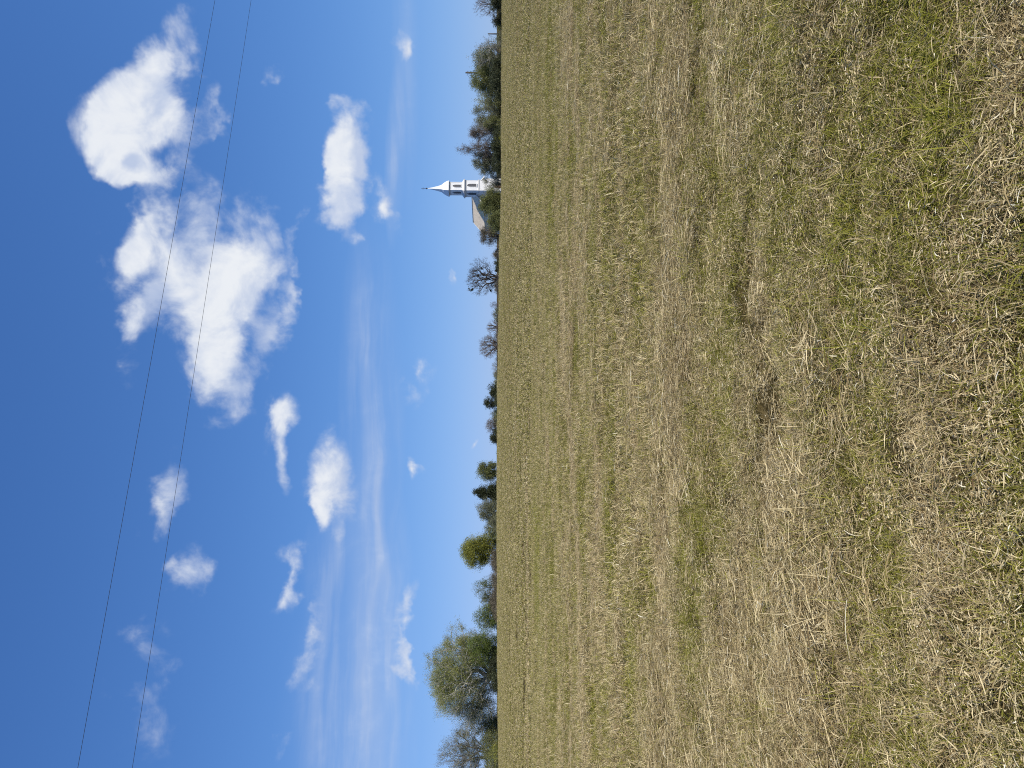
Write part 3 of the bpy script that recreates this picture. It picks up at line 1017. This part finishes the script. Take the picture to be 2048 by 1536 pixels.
def tubes(limbs, mat, name):
    VV, FF, off = [], [], 0
    for p, r in limbs:
        n = len(p)
        sides = 7 if r[0] > 0.12 else (4 if r[0] > 0.04 else 3)
        d = p[-1] - p[0]
        d = d / (np.linalg.norm(d) + 1e-9)
        a = np.array([0., 0, 1]) if abs(d[2]) < 0.8 else np.array([1., 0, 0])
        u = np.cross(d, a); u /= np.linalg.norm(u); w = np.cross(d, u)
        th = np.arange(sides) * 2 * np.pi / sides
        ring = np.cos(th)[:, None] * u + np.sin(th)[:, None] * w
        v = p[:, None, :] + ring[None] * r[:, None, None]
        VV.append(v.reshape(-1, 3))
        i0 = np.arange(n - 1)[:, None] * sides + np.arange(sides)[None]
        j0 = np.arange(n - 1)[:, None] * sides + (np.arange(sides)[None] + 1) % sides
        FF.append(np.stack([i0, j0, j0 + sides, i0 + sides], -1).reshape(-1, 4) + off)
        off += n * sides
    return np_mesh(name, np.concatenate(VV), np.concatenate(FF), mat, True)


def leaves(rg, centres, per, spread, size, mat, name, flat=0.0):
    n = len(centres) * per
    c = np.repeat(centres, per, 0) + rg.normal(0, 1, (n, 3)) * np.array([spread, spread, spread * 0.8])
    nrm = rg.normal(0, 1, (n, 3)); nrm[:, 2] = np.abs(nrm[:, 2]) + flat
    nrm /= np.linalg.norm(nrm, axis=1)[:, None]
    a = rg.normal(0, 1, (n, 3)); u = np.cross(nrm, a); u /= np.linalg.norm(u, axis=1)[:, None]
    w = np.cross(nrm, u)
    s = size * rg.uniform(0.5, 1.25, n)[:, None]
    bend = nrm * s * 0.25
    v = np.stack([c - u * s, c - w * s * 0.5 + bend, c + u * s, c + w * s * 0.5 + bend], 1)
    Fc_ = np.arange(n * 4).reshape(n, 4)
    me = np_mesh(name, v.reshape(-1, 3), Fc_, mat)
    at_ = me.attributes.new('leaf', 'FLOAT_COLOR', 'POINT')
    col = np.ones((n, 4, 4), dtype=np.float32)
    col[:, :, 0] = rg.random(n)[:, None]
    col[:, :, 1] = np.repeat(rg.random(len(centres)), per)[:, None]
    at_.data.foreach_set('color', col.ravel())
    return me


def crown_points(rg, n, W, H, z0, lobes, ragged=0.12):
    """points through the lobes of a crown W wide and H high (lobes given in shares of W and H)"""
    ws = np.array([l[3] * l[4] * l[3] for l in lobes]); ws = ws / ws.sum()
    pick = rg.choice(len(lobes), n, p=ws)
    d = rg.normal(0, 1, (n, 3)); d /= np.linalg.norm(d, axis=1)[:, None]
    rad = rg.random(n) ** 0.42
    # the shell swells and dips so that the outline is uneven
    ph = rg.uniform(0, 6.28, (4, 3))
    sw = 1 + ragged * (np.sin(d[:, 0] * 5 + ph[0, 0]) * np.sin(d[:, 2] * 6 + ph[1, 1]) + 0.7 * np.sin(d[:, 1] * 9 + d[:, 0] * 8 + ph[2, 2])) + rg.normal(0, ragged * 0.35, n)
    L = np.array(lobes)[pick]
    p = np.stack([L[:, 0] * W, L[:, 1] * W, L[:, 2] * H], -1) + d * (rad * sw)[:, None] * np.stack([L[:, 3] * W / 2, L[:, 3] * W / 2 * 0.9, L[:, 4] * H / 2], -1)
    K = max(5, n // 26)
    cen = p[rg.choice(n, K, replace=False)]
    near_ = np.argmin(((p[:, None] - cen[None]) ** 2).sum(-1), 1)
    pull = rg.uniform(0.58, 0.95, K)[near_][:, None]
    p = cen[near_] + (p - cen[near_]) * pull
    p[:, 2] = np.maximum(p[:, 2], z0)
    return p


ROUND = [(0, 0, 0.58, 1.0, 0.80), (-0.2, 0, 0.42, 0.6, 0.6), (0.22, 0, 0.45, 0.55, 0.6)]
BUSH = [(0, 0, 0.48, 1.0, 0.95), (-0.28, 0, 0.32, 0.5, 0.6), (0.27, 0, 0.36, 0.5, 0.65)]
HIGH = [(0, 0, 0.72, 0.9, 0.5), (-0.24, 0, 0.52, 0.5, 0.42), (0.26, 0, 0.50, 0.5, 0.5), (0.08, 0, 0.86, 0.5, 0.24), (0.05, 0, 0.38, 0.55, 0.4)]
LOW = [(0, 0, 0.4, 1.0, 0.8), (-0.3, 0, 0.35, 0.45, 0.6), (0.3, 0, 0.3, 0.5, 0.6)]
FAN = [(0, 0, 0.60, 1.0, 0.82), (0, 0, 0.85, 0.7, 0.3)]
CONE = [(0, 0, 0.25, 1.0, 0.5), (0, 0, 0.5, 0.75, 0.5), (0.02, 0, 0.72, 0.45, 0.4), (0.03, 0, 0.9, 0.22, 0.22)]
TREE_N = [0]


def tree(name, label, cat, y0, y1, xtop, depth, lobes, tips, lf, per, spread, size, bk='grey', fork=0.25, rtip=0.012,
         power=0.44, twigs=0, ragged=0.13, wiggle=0.06, group=None, drop=0.0, lean=0.0, bare_share=0.0, flat=0.2, lf2=None, zmin=0.04):
    """y0..y1 and xtop are where the photograph shows the sides and the top; depth is metres from the camera"""
    TREE_N[0] += 1
    rg = np.random.default_rng(500 + TREE_N[0])
    uc = (768 - (y0 + y1) / 2) / F
    X = uc * depth
    W = (y1 - y0) / F * depth
    zb = gz(X, depth)
    H = (HORIZON - xtop) / F * depth + EYE - zb
    root = empty(name, (X, depth, zb - 0.02))
    tag(root, label, cat, group)
    pts = crown_points(rg, tips, W * 0.98, H * 1.02, H * zmin, lobes, ragged)
    pts[:, 0] += lean * W * (pts[:, 2] / H)
    fk = np.array([lean * W * fork * 0.5 + rg.normal(0, 0.02) * W, 0, H * fork])
    limbs = grow(rg, pts, np.array([0, 0, -0.3]), fk, rtip, power, wiggle)
    if twigs:
        for p in pts:
            for _ in range(twigs):
                d = (p - fk); d = d / np.linalg.norm(d) + rg.normal(0, 0.55, 3)
                d = d / np.linalg.norm(d) * H * rg.uniform(0.04, 0.10)
                q = p + d * 0.5 + rg.normal(0, 0.1, 3) * np.linalg.norm(d)
                limbs.append((np.array([p, q, p + d]), np.array([rtip * 0.6, rtip * 0.5, rtip * 0.3])))
    me = tubes(limbs, BARK[bk], 'trunk')
    link(bpy.data.objects.new('trunk', me), root)
    if lf:
        c = pts[rg.random(len(pts)) >= bare_share]
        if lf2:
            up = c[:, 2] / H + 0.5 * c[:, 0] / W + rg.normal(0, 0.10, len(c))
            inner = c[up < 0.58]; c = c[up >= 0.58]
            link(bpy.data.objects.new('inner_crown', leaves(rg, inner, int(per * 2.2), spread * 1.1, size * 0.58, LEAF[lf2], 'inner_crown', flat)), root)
        link(bpy.data.objects.new('crown', leaves(rg, c, int(per * 2.4), spread * 0.9, size * 0.64, LEAF[lf], 'crown', flat)), root)
    return root, pts, H, W


TR = 'trees along the edge of the field'
# right-hand end (top of the photograph)
tree('tree', 'dark leafy tree cut by the right-hand edge of the treeline', 'tree', -40, 30, 968, 140, BUSH, 260, 'dark', 16, 0.35, 0.17, 'grey', 0.2, group=TR)
tree('tree', 'bare pinkish tree rising over the dark tree at the right-hand end', 'tree', -18, 38, 949, 143, FAN, 220, 'bud', 3, 0.25, 0.10, 'brown', 0.3, twigs=4, rtip=0.014, group=TR)
tree('shrub', 'low olive scrub beside the lone wooden post', 'shrub', 30, 62, 987, 150, LOW, 130, 'olive', 14, 0.3, 0.15, 'grey', 0.15, group=TR)
tree('shrub', 'small grey-green scrub left of the lone wooden post', 'shrub', 62, 92, 985, 147, LOW, 120, 'sage', 10, 0.3, 0.14, 'grey', 0.15, group=TR)
tree('tree', 'half-bare pale-limbed tree with yellow-green leaves nearest the lone post', 'tree', 80, 142, 938, 138, BUSH, 420, 'sage', 8, 0.3, 0.13, 'pale', 0.12, twigs=3, rtip=0.016, group=TR, ragged=0.2)
tree('tree', 'big dark-bottomed olive tree in front of the utility pole', 'tree', 98, 194, 940, 141, ROUND, 640, 'olive', 24, 0.42, 0.16, 'grey', 0.15, twigs=2, group=TR, ragged=0.16)
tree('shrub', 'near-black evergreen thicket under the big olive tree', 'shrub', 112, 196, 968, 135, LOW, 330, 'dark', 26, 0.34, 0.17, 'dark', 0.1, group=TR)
tree('tree', 'slim pale yellow-green tree between the dark thicket and the grey trees', 'tree', 184, 226, 946, 146, ROUND, 190, 'yellow', 12, 0.3, 0.14, 'pale', 0.2, twigs=2, group=TR, bare_share=0.35)
tree('tree', 'dense grey-green tree of many fine twigs', 'tree', 203, 270, 939, 143, BUSH, 520, 'sage', 18, 0.38, 0.14, 'grey', 0.12, twigs=2, group=TR, lean=-0.08)
tree('tree', 'purplish-grey budding tree beside the tall pointed one', 'tree', 244, 286, 934, 140, FAN, 260, 'bud', 12, 0.3, 0.12, 'brown', 0.25, twigs=3, group=TR)
tree('tree', 'tall pointed purplish-grey tree, highest of those right of the church', 'tree', 270, 320, 908, 144, CONE, 400, 'bud', 12, 0.32, 0.12, 'brown', 0.2, twigs=3, group=TR, lean=-0.12, ragged=0.2)
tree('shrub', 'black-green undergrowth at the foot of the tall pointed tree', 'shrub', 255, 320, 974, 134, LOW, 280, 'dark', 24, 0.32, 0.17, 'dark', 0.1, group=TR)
tree('shrub', 'bright green sapling in front of the dark undergrowth', 'shrub', 262, 292, 978, 132.5, LOW, 60, 'yellow', 9, 0.2, 0.13, 'grey', 0.15, group=TR)
tree('tree', 'round sage-coloured tree with a gappy left side next to the church', 'tree', 298, 350, 940, 146, ROUND, 420, 'sage', 19, 0.36, 0.14, 'grey', 0.15, twigs=2, group=TR)
tree('shrub', 'dark green shrub below the round sage-coloured tree', 'shrub', 305, 352, 972, 138, LOW, 220, 'dark', 18, 0.3, 0.15, 'dark', 0.1, group=TR)
tree('shrub', 'pale thin-leaved bush hiding the church door', 'shrub', 346, 384, 962, 149, BUSH, 300, 'sage', 9, 0.3, 0.11, 'pale', 0.1, twigs=2, rtip=0.014, group=TR)
tree('tree', 'dense dark olive tree against the church roof', 'tree', 382, 438, 955, 147, BUSH, 520, 'olive', 24, 0.38, 0.15, 'dark', 0.12, group=TR, lean=0.08)
tree('tree', 'dull green rounded tree left of the one against the church roof', 'tree', 420, 466, 972, 143, BUSH, 330, 'olive', 18, 0.36, 0.15, 'grey', 0.12, twigs=1, group=TR)
tree('tree', 'brownish half-bare tree at the left end of the church roof', 'tree', 454, 496, 960, 150, FAN, 330, 'brush', 11, 0.32, 0.13, 'dark', 0.2, twigs=3, group=TR, lean=0.12)
tree('shrub', 'thin bare bush between the brownish tree and the bare tree with nests', 'shrub', 488, 516, 981, 148, BUSH, 60, None, 0, 0, 0, 'grey', 0.1, twigs=4, group=TR)
nest_tree = tree('tree', 'large bare tree with dark clumps of mistletoe in its branches', 'tree', 514, 600, 934, 136, FAN, 420, None, 0, 0, 0, 'dark', 0.16, twigs=5, rtip=0.017, power=0.47, group=TR, ragged=0.16, wiggle=0.08)
rgm = np.random.default_rng(77)
for q in ((-0.30, 0.90, 0.30), (0.30, 0.63, 0.20), (0.24, 0.25, 0.22), (0.08, 0.72, 0.16), (-0.34, 0.40, 0.15), (0.33, 0.18, 0.16), (0.02, 0.50, 0.13)):
    c_ = np.array([[-q[0] * -nest_tree[3] * 0.8, 0.2, q[1] * nest_tree[2]]]) + rgm.normal(0, q[2] * 0.5, (9, 3))
    link(bpy.data.objects.new('mistletoe', leaves(rgm, c_, 26, q[2] * 0.30, 0.10, LEAF['dark'], 'mistletoe')), nest_tree[0])['kind'] = 'stuff'
tree('shrub', 'dark shrub at the foot of the bare tree with mistletoe', 'shrub', 516, 546, 983, 139, LOW, 130, 'dark', 16, 0.26, 0.14, 'dark', 0.1, group=TR)
tree('tree', 'small bare sapling just left of the bare tree with mistletoe', 'tree', 598, 620, 979, 150, FAN, 70, None, 0, 0, 0, 'brown', 0.2, twigs=4, rtip=0.014, group=TR)
tree('tree', 'thin forked bare sapling standing alone on the crest', 'tree', 622, 640, 975, 152, FAN, 18, None, 0, 0, 0, 'dark', 0.3, twigs=4, rtip=0.016, group=TR)
tree('tree', 'low bare spreading tree right of the wider one in mid-field', 'tree', 638, 672, 972, 150, FAN, 200, None, 0, 0, 0, 'brown', 0.18, twigs=4, rtip=0.015, group=TR)
tree('tree', 'wide fan-shaped bare tree in the middle of the skyline', 'tree', 662, 722, 959, 150, FAN, 420, 'brush', 2, 0.3, 0.08, 'brown', 0.14, twigs=4, rtip=0.016, group=TR)
tree('shrub', 'faint bare bush fading out left of the fan-shaped bare tree', 'shrub', 712, 758, 976, 156, LOW, 190, 'sage', 3, 0.3, 0.10, 'brown', 0.12, twigs=3, rtip=0.013, group=TR)
tree('tree', 'low dark bush with thin bare twigs above it', 'tree', 762, 786, 974, 175, BUSH, 130, 'dark', 9, 0.32, 0.17, 'dark', 0.2, twigs=3, group=TR)
tree('tree', 'small dark rounded tree right of the stalky one', 'tree', 776, 800, 976, 172, ROUND, 150, 'dark', 18, 0.32, 0.18, 'dark', 0.2, group=TR)
tree('tree', 'small stalky dark tree with a lifted crown', 'tree', 794, 818, 967, 172, HIGH, 140, 'dark', 13, 0.32, 0.17, 'dark', 0.4, group=TR)
tree('shrub', 'dark hedge joining the small trees on the skyline', 'shrub', 778, 822, 986, 170, LOW, 160, 'dark', 18, 0.3, 0.17, 'dark', 0.1, group=TR)
tree('shrub', 'small pale green bush between two small skyline trees', 'shrub', 818, 838, 978, 174, BUSH, 80, 'sage', 9, 0.28, 0.15, 'grey', 0.15, group=TR)
tree('tree', 'small greyish-pink half-bare tree on the skyline', 'tree', 834, 866, 968, 172, ROUND, 200, 'bud', 8, 0.34, 0.14, 'grey', 0.2, twigs=3, group=TR)
tree('shrub', 'dark evergreen bush tapering to the open gap in the skyline', 'shrub', 856, 890, 979, 170, BUSH, 180, 'dark', 18, 0.32, 0.17, 'dark', 0.1, group=TR)
tree('shrub', 'tiny green bush in the open gap of the skyline', 'shrub', 893, 918, 990, 178, LOW, 60, 'olive', 8, 0.26, 0.15, 'grey', 0.1, group=TR)
tree('tree', 'olive oval tree with sky showing beneath its crown', 'tree', 922, 964, 948, 152, ROUND, 330, 'olive', 16, 0.34, 0.15, 'dark', 0.3, group=TR, zmin=0.2)
tree('tree', 'dark pointed cedar left of the olive oval tree', 'tree', 962, 1004, 939, 150, CONE, 360, 'dark', 22, 0.34, 0.17, 'dark', 0.1, group=TR, ragged=0.28, lean=-0.1)
tree('tree', 'round grey-green tree beside the dark cedar', 'tree', 998, 1048, 949, 148, BUSH, 420, 'sage', 16, 0.36, 0.14, 'grey', 0.15, twigs=1, group=TR)
tree('shrub', 'low grey thicket between the grey-green tree and the yellow-green tree', 'shrub', 1020, 1070, 972, 146, LOW, 220, 'sage', 12, 0.32, 0.14, 'grey', 0.1, twigs=1, group=TR)
tree('tree', 'yellow-green tree with a lifted crown and dark stems', 'tree', 1068, 1140, 922, 142, HIGH, 620, 'yellow', 22, 0.40, 0.15, 'dark', 0.12, group=TR, zmin=0.16, ragged=0.28)
tree('shrub', 'dull green understorey right of the yellow-green tree', 'shrub', 1060, 1100, 957, 145, BUSH, 200, 'olive', 14, 0.32, 0.14, 'dark', 0.15, group=TR)
tree('shrub', 'long brown thicket left of the yellow-green tree', 'shrub', 1098, 1170, 970, 140, LOW, 420, 'brush', 18, 0.36, 0.14, 'dark', 0.08, twigs=1, group=TR)
tree('shrub', 'long brown thicket running towards the biggest tree', 'shrub', 1155, 1245, 972, 138, LOW, 460, 'brush', 18, 0.36, 0.14, 'dark', 0.08, twigs=1, group=TR)
tree('tree', 'airy pale green tree rising over the brown thicket', 'tree', 1150, 1198, 945, 146, ROUND, 240, 'green', 8, 0.3, 0.13, 'grey', 0.3, twigs=2, group=TR)
tree('tree', 'leafy green tree at the right foot of the biggest tree', 'tree', 1208, 1262, 946, 140, BUSH, 380, 'green', 15, 0.36, 0.14, 'grey', 0.15, twigs=1, group=TR)
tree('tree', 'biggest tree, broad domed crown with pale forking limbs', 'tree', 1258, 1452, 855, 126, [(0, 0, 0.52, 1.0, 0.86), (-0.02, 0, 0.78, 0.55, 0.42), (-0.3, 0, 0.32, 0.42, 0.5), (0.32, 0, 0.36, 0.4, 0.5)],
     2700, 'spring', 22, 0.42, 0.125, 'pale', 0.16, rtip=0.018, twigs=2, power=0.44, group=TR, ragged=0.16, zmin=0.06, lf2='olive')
tree('shrub', 'bright yellow-green bushy growth against the right side of the biggest tree', 'shrub', 1262, 1330, 925, 122, BUSH, 380, 'green', 18, 0.4, 0.13, 'grey', 0.15, group=TR, lean=0.05)
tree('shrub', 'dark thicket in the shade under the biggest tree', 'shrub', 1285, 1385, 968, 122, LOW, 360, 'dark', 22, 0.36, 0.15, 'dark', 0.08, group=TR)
tree('tree', 'grey-green half-bare tree at the left-hand end of the treeline', 'tree', 1446, 1556, 872, 130, ROUND, 700, 'sage', 13, 0.36, 0.12, 'grey', 0.2, twigs=3, rtip=0.016, group=TR, ragged=0.24)
tree('shrub', 'olive thicket below the half-bare tree at the left-hand end', 'shrub', 1420, 1570, 948, 126, LOW, 620, 'olive', 16, 0.42, 0.14, 'grey', 0.08, twigs=1, group=TR)
tree('shrub', 'small bright green bush in front of the left-hand thicket', 'shrub', 1484, 1524, 972, 120, LOW, 90, 'yellow', 12, 0.26, 0.12, 'grey', 0.1, group=TR)

for (ya, yb, xt, dp, lf_, lab) in ((176, 214, 962, 140, 'olive', 'olive bush closing the gap beside the slim yellow-green tree'),
                                   (24, 52, 980, 146, 'dark', 'dark low bush between the right-hand edge and the lone post'),
                                   (232, 262, 958, 139, 'olive', 'olive bush below the dense grey-green tree'),
                                   (548, 590, 984, 142, 'brush', 'brown scrub left of the trunk of the bare tree with mistletoe'),
                                   (640, 720, 984, 152, 'brush', 'brown scrub under the fan-shaped bare tree'),
                                   (818, 862, 984, 173, 'olive', 'olive scrub below the greyish-pink half-bare tree'),
                                   (498, 520, 985, 152, 'brush', 'low brown scrub between the church trees and the bare tree with mistletoe'),
                                   (604, 650, 987, 158, 'sage', 'low pale scrub under the two thin saplings'),
                                   (735, 772, 985, 165, 'sage', 'low pale scrub just right of the small dark skyline trees'),
                                   (1038, 1072, 962, 150, 'olive', 'dull green bush behind the low grey thicket'),
                                   (1186, 1222, 960, 146, 'olive', 'dull green bush between the airy tree and the leafy green tree'),
                                   (1425, 1470, 930, 128, 'sage', 'grey-green bush bridging the biggest tree and the left-hand tree')):
    tree('shrub', lab, 'shrub', ya, yb, xt, dp, BUSH, 200, lf_, 12, 0.32, 0.14, 'grey', 0.12, twigs=2, group=TR)

# ---------------------------------------------------------------- poles and wires
M_pole = bark('weathered_pole_wood', (0.05, 0.042, 0.035), (0.11, 0.095, 0.08))
M_ceramic = plain('grey_insulator', (0.30, 0.31, 0.33), 0.3, 0.5)
M_wire = plain('wire', (0.05, 0.05, 0.055), 0.6, 0.3)


def utility_pole(x, y, h, rz, label, arm=1.9, r=0.14):
    z = gz(x, y)
    root = empty('utility_pole', (x, y, z), rz)
    tag(root, label, 'utility pole')
    MB().rings([circle(r, -0.5, 10), circle(r * 0.85, h * 0.6, 10), circle(r * 0.7, h, 10)]).build('post', M_pole, root, True)
    MB().box((0, 0.13, h - 0.55), (arm, 0.09, 0.12)).build('crossarm', M_pole, root)
    for sx in (-1, 1):
        MB().rings([circle(0.02, h - 0.49, 8, sx * arm * 0.45, 0.13), circle(0.05, h - 0.42, 8, sx * arm * 0.45, 0.13), circle(0.03, h - 0.34, 8, sx * arm * 0.45, 0.13), circle(0.045, h - 0.3, 8, sx * arm * 0.45, 0.13), circle(0.02, h - 0.24, 8, sx * arm * 0.45, 0.13)]).build('insulator', M_ceramic, root, True)
    return root


Yp = 165.0
utility_pole((768 - 146) / F * Yp, Yp, (HORIZON - 931) / F * Yp + EYE - gz(69, Yp), R(25), 'utility pole with a short crossarm sticking up behind the big olive tree', arm=1.3, r=0.24)
Yp = 148.0
xp = (768 - 68) / F * Yp
post = empty('wooden_post', (xp, Yp, gz(xp, Yp)))
tag(post, 'lone thin wooden post standing in the gap near the right-hand end', 'post')
hp = (HORIZON - 976.5) / F * Yp + EYE - gz(xp, Yp)
MB().rings([circle(0.15, -0.4, 8), circle(0.13, hp * 0.6, 8), circle(0.11, hp, 8)]).build('shaft', M_pole, post, True)
MB().rings([circle(0.125, hp, 8), circle(0.02, hp + 0.12, 8)]).build('cap', M_pole, post, True)

WH = 9.1                                   # height of the overhead wires


def ray_at(px, py, h):
    d = direction(px, py)
    k = (h - EYE) / d.z
    return np.array([d.x * k, d.y * k])


ends = []
for nm, (xa, xb), lab in (('upper', (430, 158), 'upper of the two thin overhead wires, crossing the large clouds'),
                          ('lower', (502.5, 267), 'lower of the two thin overhead wires, nearer the treeline')):
    A = ray_at(xa, 0, WH); B = ray_at(xb, 1536, WH)
    u = (A - B) / np.linalg.norm(A - B)
    P0 = B - u * 14.0; P1 = A + u * 22.0
    n = 40
    pts = []
    for i in range(n + 1):
        f = i / n
        q = P0 + (P1 - P0) * f
        pts.append((q[0], q[1], WH + 0.10 - 0.10 * 4 * f * (1 - f)))
    pts = np.array(pts)
    me = tubes([(pts, np.full(n + 1, 0.0052))], M_wire, 'power_line')
    # round section
    tag(link(bpy.data.objects.new('power_line', me)), lab, 'wire', 'overhead wires')
    ends.append((P0, P1))
